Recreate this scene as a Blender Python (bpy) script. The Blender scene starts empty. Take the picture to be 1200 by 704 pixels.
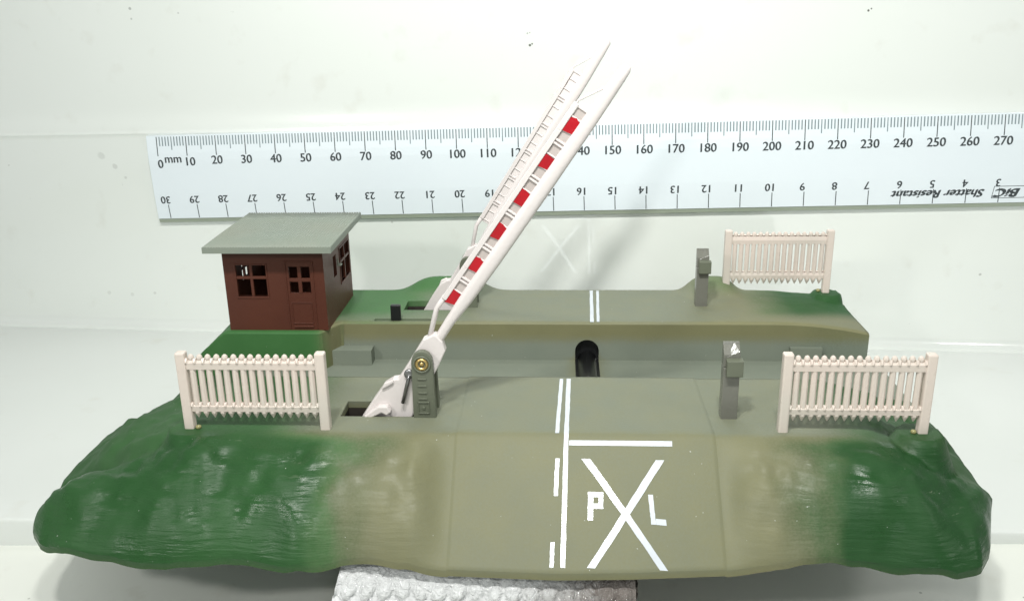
import bpy, bmesh, math, random
from mathutils import Vector, Matrix, noise as mnoise

K = 0.00105            # one drawing unit is 1.05 mm; the toy is built at its real size
ZO = 34.8              # lifts the lower shelf to z = 0
TH = 0.058             # the toy is turned a little on the shelf
sc = bpy.context.scene
COL = sc.collection
rnd = random.Random(7)


# ------------------------------------------------------------------ helpers
def wor(u, v, z):
    c, s = math.cos(TH), math.sin(TH)
    return (14 + u * c + v * s, 189 - u * s + v * c, z + ZO)


def W(p):
    return Vector(p) * K


def smooth(x, a, b):
    t = (x - a) / (b - a)
    t = 0.0 if t < 0 else 1.0 if t > 1 else t
    return t * t * (3 - 2 * t)


def clamp(x, a=0.0, b=1.0):
    return a if x < a else b if x > b else x


class MB:
    """collects shapes (drawing units, local coordinates) into one mesh object"""

    def __init__(self):
        self.v, self.f, self.m, self.sm = [], [], [], []

    def add(self, verts, faces, mat=0, sm=False):
        n = len(self.v)
        self.v += [tuple(p) for p in verts]
        for f in faces:
            self.f.append([n + i for i in f])
            self.m.append(mat)
            self.sm.append(sm)
        return self

    def box(self, x0, x1, y0, y1, z0, z1, mat=0):
        vs = [(x, y, z) for z in (z0, z1) for y in (y0, y1) for x in (x0, x1)]
        return self.add(vs, [(0, 2, 3, 1), (4, 5, 7, 6), (0, 1, 5, 4), (2, 6, 7, 3), (0, 4, 6, 2), (1, 3, 7, 5)], mat)

    def obox(self, o, ax, ay, az, mat=0):
        """box from a corner o and three edge vectors"""
        o, ax, ay, az = Vector(o), Vector(ax), Vector(ay), Vector(az)
        vs = [o + ax * i + ay * j + az * k for k in (0, 1) for j in (0, 1) for i in (0, 1)]
        return self.add(vs, [(0, 2, 3, 1), (4, 5, 7, 6), (0, 1, 5, 4), (2, 6, 7, 3), (0, 4, 6, 2), (1, 3, 7, 5)], mat)

    def prism(self, pts, d, mat=0, sm=False):
        """closed 3-D outline pushed along d"""
        n = len(pts)
        d = Vector(d)
        a = [Vector(p) for p in pts]
        b = [p + d for p in a]
        fs = [list(range(n))[::-1], list(range(n, 2 * n))]
        self.add(a + b, fs, mat)
        k = len(self.v) - 2 * n
        for i in range(n):
            j = (i + 1) % n
            self.f.append([k + i, k + j, k + n + j, k + n + i])
            self.m.append(mat)
            self.sm.append(sm)
        return self

    def tube(self, path, r, n=10, mat=0, caps=True, prof=None):
        """round bar along a path; r a number or one per point"""
        P = [Vector(p) for p in path]
        rs = r if isinstance(r, (list, tuple)) else [r] * len(P)
        rings = []
        for i, p in enumerate(P):
            a = P[max(i - 1, 0)]
            b = P[min(i + 1, len(P) - 1)]
            t = (b - a).normalized()
            ref = Vector((0, 1, 0)) if abs(t.y) < 0.9 else Vector((1, 0, 0))
            x = t.cross(ref).normalized()
            y = t.cross(x).normalized()
            rings.append([p + (x * math.cos(2 * math.pi * k / n) + y * math.sin(2 * math.pi * k / n)) * rs[i] for k in range(n)])
        vs = [q for ring in rings for q in ring]
        fs = []
        for i in range(len(P) - 1):
            for k in range(n):
                l = (k + 1) % n
                fs.append((i * n + k, i * n + l, (i + 1) * n + l, (i + 1) * n + k))
        self.add(vs, fs, mat, True)
        if caps:
            b = len(self.v) - len(vs)
            self.f.append([b + k for k in range(n)][::-1]); self.m.append(mat); self.sm.append(False)
            self.f.append([b + (len(P) - 1) * n + k for k in range(n)]); self.m.append(mat); self.sm.append(False)
        return self

    def lathe(self, prof, c=(0, 0, 0), n=20, mat=0, axis='z'):
        vs, fs = [], []
        for r, h in prof:
            for k in range(n):
                a = 2 * math.pi * k / n
                x, y = r * math.cos(a), r * math.sin(a)
                if axis == 'z':
                    vs.append((c[0] + x, c[1] + y, c[2] + h))
                else:      # along -v, towards the viewer
                    vs.append((c[0] + x, c[1] - h, c[2] + y))
        for i in range(len(prof) - 1):
            for k in range(n):
                l = (k + 1) % n
                fs.append((i * n + k, i * n + l, (i + 1) * n + l, (i + 1) * n + k))
        self.add(vs, fs, mat, True)
        b = len(self.v) - len(vs)
        self.f.append([b + (len(prof) - 1) * n + k for k in range(n)]); self.m.append(mat); self.sm.append(False)
        self.f.append([b + k for k in range(n)][::-1]); self.m.append(mat); self.sm.append(False)
        return self

    def build(self, name, mats, parent=None, bevel=0.0, seg=2, weld=False):
        me = bpy.data.meshes.new(name)
        me.from_pydata([(x * K, y * K, z * K) for x, y, z in self.v], [], self.f)
        mats = mats if isinstance(mats, (list, tuple)) else [mats]
        for m in mats:
            me.materials.append(m)
        for p, mi, s in zip(me.polygons, self.m, self.sm):
            p.material_index = mi
            p.use_smooth = s
        bm = bmesh.new(); bm.from_mesh(me)
        if weld:
            bmesh.ops.remove_doubles(bm, verts=bm.verts, dist=0.004 * K)
        bmesh.ops.recalc_face_normals(bm, faces=bm.faces)
        bm.to_mesh(me); bm.free()
        o = bpy.data.objects.new(name, me)
        COL.objects.link(o)
        if parent:
            o.parent = parent
        if bevel:
            b = o.modifiers.new('bevel', 'BEVEL')
            b.width = bevel * K; b.segments = seg; b.limit_method = 'ANGLE'; b.angle_limit = math.radians(40)
        return o


def tag(o, label=None, cat=None, group=None, kind=None):
    if label: o['label'] = label
    if cat: o['category'] = cat
    if group: o['group'] = group
    if kind: o['kind'] = kind
    return o


def empty(name, u, v, z, rot=0.0):
    o = bpy.data.objects.new(name, None)
    COL.objects.link(o)
    o.location = W(wor(u, v, z))
    o.rotation_euler = (0, 0, -TH + rot)
    o.empty_display_size = 2 * K
    return o


def copy_tree(o, parent=None):
    c = o.copy(); COL.objects.link(c); c.parent = parent
    for ch in [x for x in o.children]:
        copy_tree(ch, c)
    return c


# ------------------------------------------------------------------ materials
def new_mat(name):
    m = bpy.data.materials.new(name); m.use_nodes = True
    nt = m.node_tree
    return m, nt, nt.nodes, nt.links, nt.nodes['Principled BSDF']


def plastic(name, col, rough=0.4, var=0.08, scale=60, bump=0.02, col2=None, spec=0.5, coat=0.0):
    """moulded plastic: slight mottling, fine bump, uneven gloss"""
    m, nt, N, L, B = new_mat(name)
    tc = N.new('ShaderNodeTexCoord')
    n1 = N.new('ShaderNodeTexNoise'); n1.inputs['Scale'].default_value = scale / (100 * K) * 0.1; n1.inputs['Detail'].default_value = 6
    L.new(tc.outputs['Object'], n1.inputs['Vector'])
    r = N.new('ShaderNodeMapRange'); r.inputs['From Min'].default_value = 0.3; r.inputs['From Max'].default_value = 0.7
    L.new(n1.outputs['Fac'], r.inputs['Value'])
    mx = N.new('ShaderNodeMix'); mx.data_type = 'RGBA'
    c2 = col2 or tuple(c * (1 - var * 2) for c in col)
    mx.inputs['A'].default_value = (*col, 1); mx.inputs['B'].default_value = (*c2, 1)
    L.new(r.outputs['Result'], mx.inputs['Factor'])
    L.new(mx.outputs['Result'], B.inputs['Base Color'])
    rr = N.new('ShaderNodeMapRange'); rr.inputs['To Min'].default_value = rough - 0.08; rr.inputs['To Max'].default_value = rough + 0.08
    L.new(n1.outputs['Fac'], rr.inputs['Value']); L.new(rr.outputs['Result'], B.inputs['Roughness'])
    B.inputs['Specular IOR Level'].default_value = spec
    B.inputs['Coat Weight'].default_value = coat
    if bump:
        n2 = N.new('ShaderNodeTexNoise'); n2.inputs['Scale'].default_value = 900; n2.inputs['Detail'].default_value = 4
        L.new(tc.outputs['Object'], n2.inputs['Vector'])
        b = N.new('ShaderNodeBump'); b.inputs['Strength'].default_value = 0.35; b.inputs['Distance'].default_value = bump * K * 6
        L.new(n2.outputs['Fac'], b.inputs['Height']); L.new(b.outputs['Normal'], B.inputs['Normal'])
    return m


def shell_mat():
    """sprayed base: grey-green plastic, olive and green air-brushed over it (vertex attribute)"""
    m, nt, N, L, B = new_mat('sprayed_plastic')
    tc = N.new('ShaderNodeTexCoord')
    at = N.new('ShaderNodeAttribute'); at.attribute_name = 'spray'
    sp = N.new('ShaderNodeSeparateColor'); L.new(at.outputs['Color'], sp.inputs['Color'])

    def noise(scale, detail=5, stretch=None):
        n = N.new('ShaderNodeTexNoise'); n.inputs['Scale'].default_value = scale; n.inputs['Detail'].default_value = detail
        if stretch:
            mp = N.new('ShaderNodeMapping'); mp.inputs['Scale'].default_value = stretch
            L.new(tc.outputs['Object'], mp.inputs['Vector']); L.new(mp.outputs['Vector'], n.inputs['Vector'])
        else:
            L.new(tc.outputs['Object'], n.inputs['Vector'])
        return n

    def math_(op, a, b=None, cl=False):
        n = N.new('ShaderNodeMath'); n.operation = op; n.use_clamp = cl
        for i, x in enumerate((a, b)):
            if x is None: continue
            if isinstance(x, (int, float)): n.inputs[i].default_value = x
            else: L.new(x, n.inputs[i])
        return n.outputs[0]

    def mix(f, a, b):
        n = N.new('ShaderNodeMix'); n.data_type = 'RGBA'
        L.new(f, n.inputs['Factor'])
        for k, x in (('A', a), ('B', b)):
            if isinstance(x, tuple): n.inputs[k].default_value = (*x, 1)
            else: L.new(x, n.inputs[k])
        return n.outputs['Result']

    nb = noise(180, 6); nf = noise(2200, 3)
    wob = math_('MULTIPLY', math_('SUBTRACT', nb.outputs['Fac'], 0.5), 0.45)
    grain = math_('MULTIPLY', math_('SUBTRACT', nf.outputs['Fac'], 0.5), 0.5)
    wob2 = math_('ADD', wob, grain)

    def wobbled(ch):   # noise only where the spray fades
        x = sp.outputs[ch]
        edge = math_('MULTIPLY', math_('MULTIPLY', x, math_('SUBTRACT', 1.0, x)), 4.0)
        return math_('ADD', x, math_('MULTIPLY', wob2, edge), True)

    base = mix(nb.outputs['Fac'], (0.156, 0.180, 0.146), (0.188, 0.210, 0.168))
    olive = mix(nb.outputs['Fac'], (0.150, 0.147, 0.076), (0.180, 0.176, 0.092))
    dark = mix(nb.outputs['Fac'], (0.0055, 0.032, 0.0075), (0.011, 0.050, 0.013))
    lite = mix(nb.outputs['Fac'], (0.040, 0.130, 0.036), (0.056, 0.160, 0.050))
    green = mix(sp.outputs['Blue'], dark, lite)
    c = mix(wobbled('Green'), base, olive)
    c = mix(wobbled('Red'), c, green)
    # worn pale scratches along the moulded contour lines
    wv = noise(700, 2, (0.25, 1.0, 4.0))
    sc_ = N.new('ShaderNodeMapRange'); sc_.inputs['From Min'].default_value = 0.66; sc_.inputs['From Max'].default_value = 0.72
    L.new(wv.outputs['Fac'], sc_.inputs['Value'])
    patch = N.new('ShaderNodeMapRange'); patch.inputs['From Min'].default_value = 0.52; patch.inputs['From Max'].default_value = 0.68
    np_ = noise(70, 2); L.new(np_.outputs['Fac'], patch.inputs['Value'])
    scr = math_('MULTIPLY', math_('MULTIPLY', sc_.outputs['Result'], patch.outputs['Result']), 0.35)
    wear = math_('MULTIPLY', scr, at.outputs['Alpha'])
    c = mix(wear, c, (0.26, 0.29, 0.21))
    ds = noise(1500, 1); dm = N.new('ShaderNodeMapRange'); dm.inputs['From Min'].default_value = 0.80; dm.inputs['From Max'].default_value = 0.83
    L.new(ds.outputs['Fac'], dm.inputs['Value'])
    c = mix(math_('MULTIPLY', dm.outputs['Result'], 0.7), c, (0.5, 0.52, 0.48))       # dust
    L.new(c, B.inputs['Base Color'])
    rg = N.new('ShaderNodeMapRange'); rg.inputs['From Min'].default_value = 0.35; rg.inputs['From Max'].default_value = 0.62; rg.inputs['To Min'].default_value = 0.26; rg.inputs['To Max'].default_value = 0.52
    L.new(nb.outputs['Fac'], rg.inputs['Value'])
    rl = N.new('ShaderNodeMix'); L.new(at.outputs['Alpha'], rl.inputs['Factor']); rl.inputs['A'].default_value = 0.56; L.new(rg.outputs['Result'], rl.inputs['B'])
    L.new(rl.outputs['Result'], B.inputs['Roughness'])
    B.inputs['Specular IOR Level'].default_value = 0.26
    # contour ridges on the slopes plus a fine tooth everywhere
    ridge = noise(520, 4, (0.30, 0.8, 2.6))
    h = math_('ADD', math_('MULTIPLY', math_('MULTIPLY', ridge.outputs['Fac'], at.outputs['Alpha']), 0.55), math_('MULTIPLY', nf.outputs['Fac'], 0.06))
    b = N.new('ShaderNodeBump'); b.inputs['Strength'].default_value = 0.6; b.inputs['Distance'].default_value = 0.7 * K
    L.new(h, b.inputs['Height']); L.new(b.outputs['Normal'], B.inputs['Normal'])
    return m


def white_surface(name, col, rough, specks=(), coat=0.0, stain=0.05, spec=0.5):
    """painted or moulded white sheet with faint stains and some exact dark specks (drawing units)"""
    m, nt, N, L, B = new_mat(name)
    tc = N.new('ShaderNodeTexCoord')
    n1 = N.new('ShaderNodeTexNoise'); n1.inputs['Scale'].default_value = 14; n1.inputs['Detail'].default_value = 5
    n2 = N.new('ShaderNodeTexNoise'); n2.inputs['Scale'].default_value = 110; n2.inputs['Detail'].default_value = 6
    n3 = N.new('ShaderNodeTexNoise'); n3.inputs['Scale'].default_value = 420; n3.inputs['Detail'].default_value = 3
    for n in (n1, n2, n3): L.new(tc.outputs['Object'], n.inputs['Vector'])
    mx = N.new('ShaderNodeMix'); mx.data_type = 'RGBA'
    mx.inputs['A'].default_value = (*col, 1); mx.inputs['B'].default_value = (col[0] * .94, col[1] * .955, col[2] * .93, 1)
    L.new(n1.outputs['Fac'], mx.inputs['Factor'])
    # faint yellow-grey smears
    a = N.new('ShaderNodeMapRange'); a.inputs['From Min'].default_value = 0.62; a.inputs['From Max'].default_value = 0.80; a.inputs['To Max'].default_value = stain * 4
    L.new(n2.outputs['Fac'], a.inputs['Value'])
    m2 = N.new('ShaderNodeMix'); m2.data_type = 'RGBA'; L.new(a.outputs['Result'], m2.inputs['Factor'])
    L.new(mx.outputs['Result'], m2.inputs['A']); m2.inputs['B'].default_value = (0.50, 0.47, 0.38, 1)
    out = m2.outputs['Result']
    # tiny specks of dirt
    a3 = N.new('ShaderNodeMapRange'); a3.inputs['From Min'].default_value = 0.775; a3.inputs['From Max'].default_value = 0.81; a3.inputs['To Max'].default_value = 0.4
    L.new(n3.outputs['Fac'], a3.inputs['Value'])
    m3 = N.new('ShaderNodeMix'); m3.data_type = 'RGBA'; L.new(a3.outputs['Result'], m3.inputs['Factor'])
    L.new(out, m3.inputs['A']); m3.inputs['B'].default_value = (0.2, 0.19, 0.16, 1)
    out = m3.outputs['Result']
    for (p, r, dk) in specks:
        sub = N.new('ShaderNodeVectorMath'); sub.operation = 'SUBTRACT'
        L.new(tc.outputs['Object'], sub.inputs[0]); sub.inputs[1].default_value = W(p)
        nz = N.new('ShaderNodeVectorMath'); nz.operation = 'LENGTH'; L.new(sub.outputs[0], nz.inputs[0])
        wob = N.new('ShaderNodeMath'); wob.operation = 'MULTIPLY_ADD'
        L.new(n3.outputs['Fac'], wob.inputs[0]); wob.inputs[1].default_value = 1.6 * r * K; L.new(nz.outputs['Value'], wob.inputs[2])
        mr = N.new('ShaderNodeMapRange'); mr.inputs['From Min'].default_value = 1.5 * r * K; mr.inputs['From Max'].default_value = 1.9 * r * K
        mr.inputs['To Min'].default_value = dk; mr.inputs['To Max'].default_value = 0
        L.new(wob.outputs[0], mr.inputs['Value'])
        mm = N.new('ShaderNodeMix'); mm.data_type = 'RGBA'; L.new(mr.outputs['Result'], mm.inputs['Factor'])
        L.new(out, mm.inputs['A']); mm.inputs['B'].default_value = (0.10, 0.10, 0.085, 1)
        out = mm.outputs['Result']
    L.new(out, B.inputs['Base Color'])
    rr = N.new('ShaderNodeMapRange'); rr.inputs['To Min'].default_value = rough * .8; rr.inputs['To Max'].default_value = rough * 1.25
    L.new(n2.outputs['Fac'], rr.inputs['Value']); L.new(rr.outputs['Result'], B.inputs['Roughness'])
    B.inputs['Specular IOR Level'].default_value = spec
    B.inputs['Coat Weight'].default_value = coat; B.inputs['Coat Roughness'].default_value = 0.03; B.inputs['Coat IOR'].default_value = 2.0
    b = N.new('ShaderNodeBump'); b.inputs['Strength'].default_value = 0.10; b.inputs['Distance'].default_value = 0.25 * K
    L.new(n2.outputs['Fac'], b.inputs['Height']); L.new(b.outputs['Normal'], B.inputs['Normal'])
    return m


def metal(name, col, rough=0.3):
    m, nt, N, L, B = new_mat(name)
    tc = N.new('ShaderNodeTexCoord'); n = N.new('ShaderNodeTexNoise'); n.inputs['Scale'].default_value = 900
    L.new(tc.outputs['Object'], n.inputs['Vector'])
    mx = N.new('ShaderNodeMix'); mx.data_type = 'RGBA'; L.new(n.outputs['Fac'], mx.inputs['Factor'])
    mx.inputs['A'].default_value = (*col, 1); mx.inputs['B'].default_value = (*[c * .6 for c in col], 1)
    L.new(mx.outputs['Result'], B.inputs['Base Color'])
    B.inputs['Metallic'].default_value = 0.9; B.inputs['Roughness'].default_value = rough
    return m


M_SHELL = shell_mat()
M_POST = plastic('grey_green_plastic', (0.125, 0.138, 0.098), 0.38, 0.12)
M_REST = plastic('grey_rest_plastic', (0.165, 0.165, 0.140), 0.22, 0.10)
M_FENCE = plastic('yellowed_white_plastic', (0.66, 0.555, 0.495), 0.28, 0.05, col2=(0.58, 0.53, 0.47))
M_GATE = plastic('white_barrier_plastic', (0.66, 0.605, 0.59), 0.30, 0.02, col2=(0.63, 0.59, 0.575))
M_CELL = plastic('beige_barrier_plastic', (0.45, 0.40, 0.375), 0.45, 0.04)
M_RED = plastic('hand_painted_red', (0.44, 0.004, 0.012), 0.30, 0.15, scale=150, bump=0.06)
M_MARK = plastic('white_road_paint', (0.56, 0.60, 0.64), 0.22, 0.05, scale=260, bump=0.01)
M_HUT = plastic('brown_hut_plastic', (0.092, 0.029, 0.017), 0.42, 0.10, col2=(0.074, 0.023, 0.014), spec=0.3)
M_ROOF = plastic('grey_roof_plastic', (0.205, 0.240, 0.200), 0.5, 0.08, col2=(0.228, 0.246, 0.198))
M_BLACK = plastic('black_plastic', (0.012, 0.013, 0.014), 0.35, 0.2)
M_DARK = plastic('slot_shade', (0.030, 0.024, 0.018), 0.7, 0.2)  # near-black colour that stands for shade inside the slots
M_RULER = plastic('pale_ruler_plastic', (0.73, 0.785, 0.82), 0.22, 0.02, scale=10, bump=0.0, col2=(0.70, 0.765, 0.805))
M_EDGE = plastic('ruler_edge_plastic', (0.30, 0.34, 0.27), 0.35, 0.05, bump=0.0)
M_INK = plastic('ruler_ink', (0.045, 0.055, 0.060), 0.5, 0.1, bump=0.0)
M_TICK = plastic('ruler_tick_ink', (0.20, 0.25, 0.27), 0.5, 0.1, bump=0.0)
M_BRASS = metal('brass', (0.62, 0.45, 0.18), 0.35)
M_STEEL = metal('steel_pin', (0.30, 0.30, 0.30), 0.35)
M_GLUE = plastic('yellow_glue', (0.30, 0.28, 0.12), 0.2, 0.1)

# ------------------------------------------------------------------ setting: white panel and two shelves
YAW = math.radians(4.5)


def wallp(s, d, z):      # s along the panel, d out of it towards the viewer
    return (s * math.cos(YAW) - d * math.sin(YAW), 277 - s * math.sin(YAW) - d * math.cos(YAW), z + ZO)


def line_pt(a, b, t): return tuple(a[i] + (b[i] - a[i]) * t for i in range(3))


def shelf_z(s):
    return -30.1 - 0.017 * clamp(s, -200, 200)


# panel profile, top to bottom: flat, soft roll, groove line, flat, cove
prof = [(-0.9, 125, 1), (-0.9, 47, 1), (-0.86, 45.2, 1), (-0.75, 43.8, 1), (-0.58, 42.6, 1), (-0.36, 41.4, 1), (-0.16, 40.2, 1), (-0.04, 39.2, 1), (0.02, 38.6, 1),
        (0.22, 38.3, 1), (0.20, 38.05, 1), (0.0, 37.85, 1), (0.0, 36.6, 1), (0.0, 20, 1), (0, 0, 0), (0, -10, 0), (0.0, -20, 2)]
ss = [-330 + 12 * i for i in range(56)]
mb = MB()
vs = []
for s in ss:
    for d, z, k in prof[:-2]:
        vs.append(wallp(s, d, z + (0.010 * s if k == 1 else 0)))
    zb = shelf_z(s)
    for i in range(9):
        a = math.pi / 2 * i / 8
        vs.append(wallp(s, 3.5 * (1 - math.cos(a)), zb + 3.5 * (1 - math.sin(a))))
npf = len(vs) // len(ss)
fs = []
for i in range(len(ss) - 1):
    for j in range(npf - 1):
        a = i * npf + j
        fs.append((a, a + 1, a + npf + 1, a + npf))
mb.add(vs, fs, 0, True)
WS = [((-0.0, 283 - 5, 0), 0, 0)]
specks = []
for s, z, r, dk in [(6.6, 62.2, .36, .95), (7.3, 62.6, .26, .9), (5.9, 65.6, .26, .5), (6.6, 65.8, .2, .5), (104, 70.5, .36, .95), (104.8, 71.0, .28, .9), (-131, 30, 1.2, .16), (-127, 26.5, .9, .2), (-124, 23, .6, .22),
                    (-115, 74.5, .45, .5), (-115, 71.5, .4, .4), (-38, 8.5, .45, .3), (146, -8, .5, .45), (-136, -16, .7, .14), (-128, -16.5, .6, .14), (-120, -16, .5, .2), (-100, 73, .35, .3)]:
    specks.append((wallp(s, 0 if z < 40 else -.9, z), r, dk))
M_WALL = white_surface('white_enamel_panel', (0.79, 0.815, 0.785), 0.20, specks, coat=1.0, stain=0.05)
o = mb.build('wall', M_WALL); tag(o, kind='structure')

# upper shelf, meeting the panel at the foot of the cove
mb = MB()
FE = []
vs, fs = [], []
rows = [0, .15, .3, .45, .6, .72, .84, .93, 1.0]
for s in ss:
    b = wallp(s, 3.5, shelf_z(s))
    e0 = (s * 1.0, 165.2 - 0.028 * s, shelf_z(s) + ZO)
    for t in rows: vs.append(line_pt(b, e0, t))
    x, y, z = e0          # rounded nose, riser, foot
    vs += [(x, y - .35, z - .12), (x, y - .62, z - .45), (x, y - .75, z - .9), (x, y - .75, min(z - 1.0, 0.3)), (x, y - .75, -0.4)]
n = len(rows) + 5
for i in range(len(ss) - 1):
    for j in range(n - 1):
        a = i * n + j
        fs.append((a, a + 1, a + n + 1, a + n))
mb.add(vs, fs, 0, True)
M_SHELF = white_surface('grey_white_shelf', (0.70, 0.72, 0.70), 0.32, [((-108, 200, 2), .6, .3)], stain=0.05)
o = mb.build('shelf', M_SHELF); tag(o, kind='structure')

mb = MB()
mb.add([(-330, -120, 0), (330, -120, 0), (330, 175, 0), (-330, 175, 0)], [(0, 1, 2, 3)])
M_FLOOR = white_surface('cream_white_floor', (0.77, 0.78, 0.73), 0.35, [((78, 146, 0), .35, .5), ((-96, 149, 0), .25, .4), ((97, 144, 0), .3, .5), ((104, 140, 0), .25, .5)], stain=0.08)
o = mb.build('floor', M_FLOOR); tag(o, kind='structure')

# ------------------------------------------------------------------ level crossing base
base = empty('level_crossing', 0, 0, -17)
tag(base, 'green and grey plastic level crossing base with white road markings, resting on bubble wrap', 'model base')
BZ = 17.0     # local z of the crest level


def fbm(u, v, s, seed=0.0, oct=3):
    return mnoise.fractal(Vector((u / s + seed, v / s - seed, seed * .7)), 1.0, 2.1, oct)


RIM = [(-104.5, -18), (-103.6, -28), (-102.4, -40), (-101.6, -46), (-99.6, -52.4), (-96.0, -56.2), (-91, -58.4), (-84.3, -59.9), (-74.7, -60.9), (-67, -60.6), (-60.8, -60.0), (-55, -60.7), (-49, -61.8),
       (-44, -61.2), (-40.6, -60.0), (-36, -60.2), (-33, -60.7), (-22.8, -61.3), (-4, -62), (8.7, -61.4), (24.4, -60.0), (36, -58.7), (47.4, -58.0), (51.5, -58.4), (57, -59.6), (61.9, -60.3), (66.7, -58.7),
       (70, -54.3), (73, -47.5), (75.4, -42.1), (76.2, -34), (76.8, -28.2), (78.0, -20), (78.9, -14)]


def rim(u):
    for (a, va), (b, vb) in zip(RIM, RIM[1:]):
        if u <= b:
            t = clamp((u - a) / (b - a)); return va + (vb - va) * t
    return RIM[-1][1]


U0, U1 = -22.4, 24.8        # the road
DROP = 16.0


def zf(u, v, bumps=True):
    vf = min(rim(u), -42.6)
    tF = clamp((-42.5 - v) / (-42.5 - vf))
    wr = smooth(u, -30, U0) * (1 - smooth(u, U1, 33))
    terr = 0.66 * tF ** 1.5 + 0.34 * tF ** 5
    pF = wr * tF + (1 - wr) * terr
    tL = clamp((-69 - u) / 35.5)
    pL = 0.74 * tL ** 1.02 + 0.26 * tL ** 5
    tR = clamp((u - 49) / (76.5 - 49))
    pR = 0.60 * tR ** 1.3 + 0.40 * tR ** 8
    # the shoulder between plateau and slope is soft away from the road
    z = -(DROP - (1 - wr) * (0.9 + 1.6 * fbm(u, 0.0, 13, 6.6))) * (1 - (1 - pF) * (1 - pL) * (1 - pR))
    if bumps:
        t = clamp(1 - (1 - tF) * (1 - tL) * (1 - tR))
        amp = (1 - wr) * clamp(t * 3.2) * clamp((1 - t) * 4 + 0.15)
        z += amp * (2.3 * fbm(u, v, 15, 3.1) + 0.8 * fbm(u, v, 5.5, 9.2))
        # the drooping toe on the left with a fold above it
        z += -3.0 * smooth(u, -76, -92) * math.exp(-((v + 41.5) / 3.6) ** 2) + 2.6 * smooth(u, -78, -94) * math.exp(-((v + 51) / 4.6) ** 2) * clamp((1 - t) * 6 + .25)
        # terraces worn into the flanks
        f = amp * 0.16
        z += f * math.sin(z * 3.4 + 3 * fbm(u, v, 12, 5.0))
    if U0 + .2 < u < U1 - .2: z += 0.20
    for (cu, cv) in ((-72.6, -40.6), (61.6, -40.0)):
        r = math.hypot(u - cu, v - cv)
        ped = -0.05 if r < 4.0 else -0.05 - (r - 4.0) * 2.6
        if ped > z: z = ped
    return z


def lerp_rows(a, b, step, keys=()):
    n = max(1, int(round(abs(b - a) / step)))
    xs = {round(a + (b - a) * i / n, 4) for i in range(n + 1)} | set(keys)
    return sorted(xs)


def spray_front(u, v, z):
    slope = smooth(v, -41.5, -45)
    nb = 5.5 * fbm(u, v, 12, 1.7) + 2.0 * fbm(u, v, 4, 4.7)
    gl = smooth(u, -27 + nb - 5 * smooth(v, -44, -60), -50 + nb) * slope + (1 - slope) * smooth(u, -44, -60) * 0.95
    gr = smooth(u, 30 + nb, 46 + nb) * slope + (1 - slope) * smooth(u, 40, 56) * 0.9
    g = clamp(max(gl, gr))
    o = slope * 0.72 + (1 - slope) * 0.40
    o += 0.16 * slope * (math.exp(-((u + 30) / 8) ** 2) + math.exp(-((u - 31) / 7) ** 2))
    o += 0.5 * math.exp(-((v + 42.5) / 1.2) ** 2) * (0.5 + .5 * slope)
    lite = 0.55 * math.exp(-((g - .7) / .35) ** 2) + 0.12 * clamp(.5 + 1.5 * fbm(u, v, 18, 8.8))
    if u > 20: lite *= .5
    wr = smooth(u, -30, U0) * (1 - smooth(u, U1, 33))
    rough = (1 - wr) * slope * (0.5 + 0.5 * g)
    return (g, clamp(o), clamp(lite), rough)


def field(name, us, vrows, zfun, spray, holes, mat, skirt, vclip=None, skirt_z=None, hole_z=-1.4):
    """height field over rows of v (functions of u) with rectangular holes and skirts at its open edges"""
    bm = bmesh.new()
    lay = bm.loops.layers.float_color.new('spray')
    grid, info = [], {}
    for u in us:
        col = []
        for v in vrows(u):
            z = zfun(u, v)
            p = bm.verts.new((u * K, v * K, (z + BZ) * K)); info[p] = spray(u, v, z); col.append(p)
        grid.append(col)
    kill = []
    for i in range(len(us) - 1):
        for j in range(len(grid[0]) - 1):
            q = [grid[i][j], grid[i + 1][j], grid[i + 1][j + 1], grid[i][j + 1]]
            um = (us[i] + us[i + 1]) / 2
            vm = sum(p.co.y for p in q) / 4 / K
            if any(a < um < b and c < vm < d for a, b, c, d in holes): continue
            if (q[0].co - q[3].co).length < 1e-7 and (q[1].co - q[2].co).length < 1e-7: continue
            f = bm.faces.new(q); f.smooth = True
    bound = [e for e in bm.edges if len(e.link_faces) == 1]
    r = bmesh.ops.extrude_edge_only(bm, edges=bound)
    newv = [g for g in r['geom'] if isinstance(g, bmesh.types.BMVert)]
    newf = [g for g in r['geom'] if isinstance(g, bmesh.types.BMFace)]
    old = {}
    for f in newf:
        f.smooth = False
        for e in f.edges:
            a, b = e.verts
            if (a in info) != (b in info):
                o_, n_ = (a, b) if a in info else (b, a)
                old[n_] = o_
    for n_, o_ in old.items():
        info[n_] = skirt(o_.co.x / K, o_.co.y / K, o_.co.z / K - BZ, info[o_])
        u, v = o_.co.x / K, o_.co.y / K
        inhole = any(a - .3 < u < b + .3 and c - .3 < v < d + .3 for a, b, c, d in holes)
        n_.co.z = ((hole_z if inhole else skirt_z(u, v, o_.co.z / K - BZ)) + BZ) * K
    for f in bm.faces:
        for l in f.loops: l[lay] = info[l.vert]
    bmesh.ops.remove_doubles(bm, verts=bm.verts, dist=0.002 * K)
    loose = [v for v in bm.verts if not v.link_faces]
    bmesh.ops.delete(bm, geom=loose, context='VERTS')
    bmesh.ops.recalc_face_normals(bm, faces=bm.faces)
    up = sum(1 if f.normal.z > 0 else -1 for f in bm.faces if abs(f.normal.z) > .5)
    if up < 0: bmesh.ops.reverse_faces(bm, faces=bm.faces)
    me = bpy.data.meshes.new(name); bm.to_mesh(me); bm.free()
    me.materials.append(mat)
    ob = bpy.data.objects.new(name, me); COL.objects.link(ob); ob.parent = base
    return ob


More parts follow.
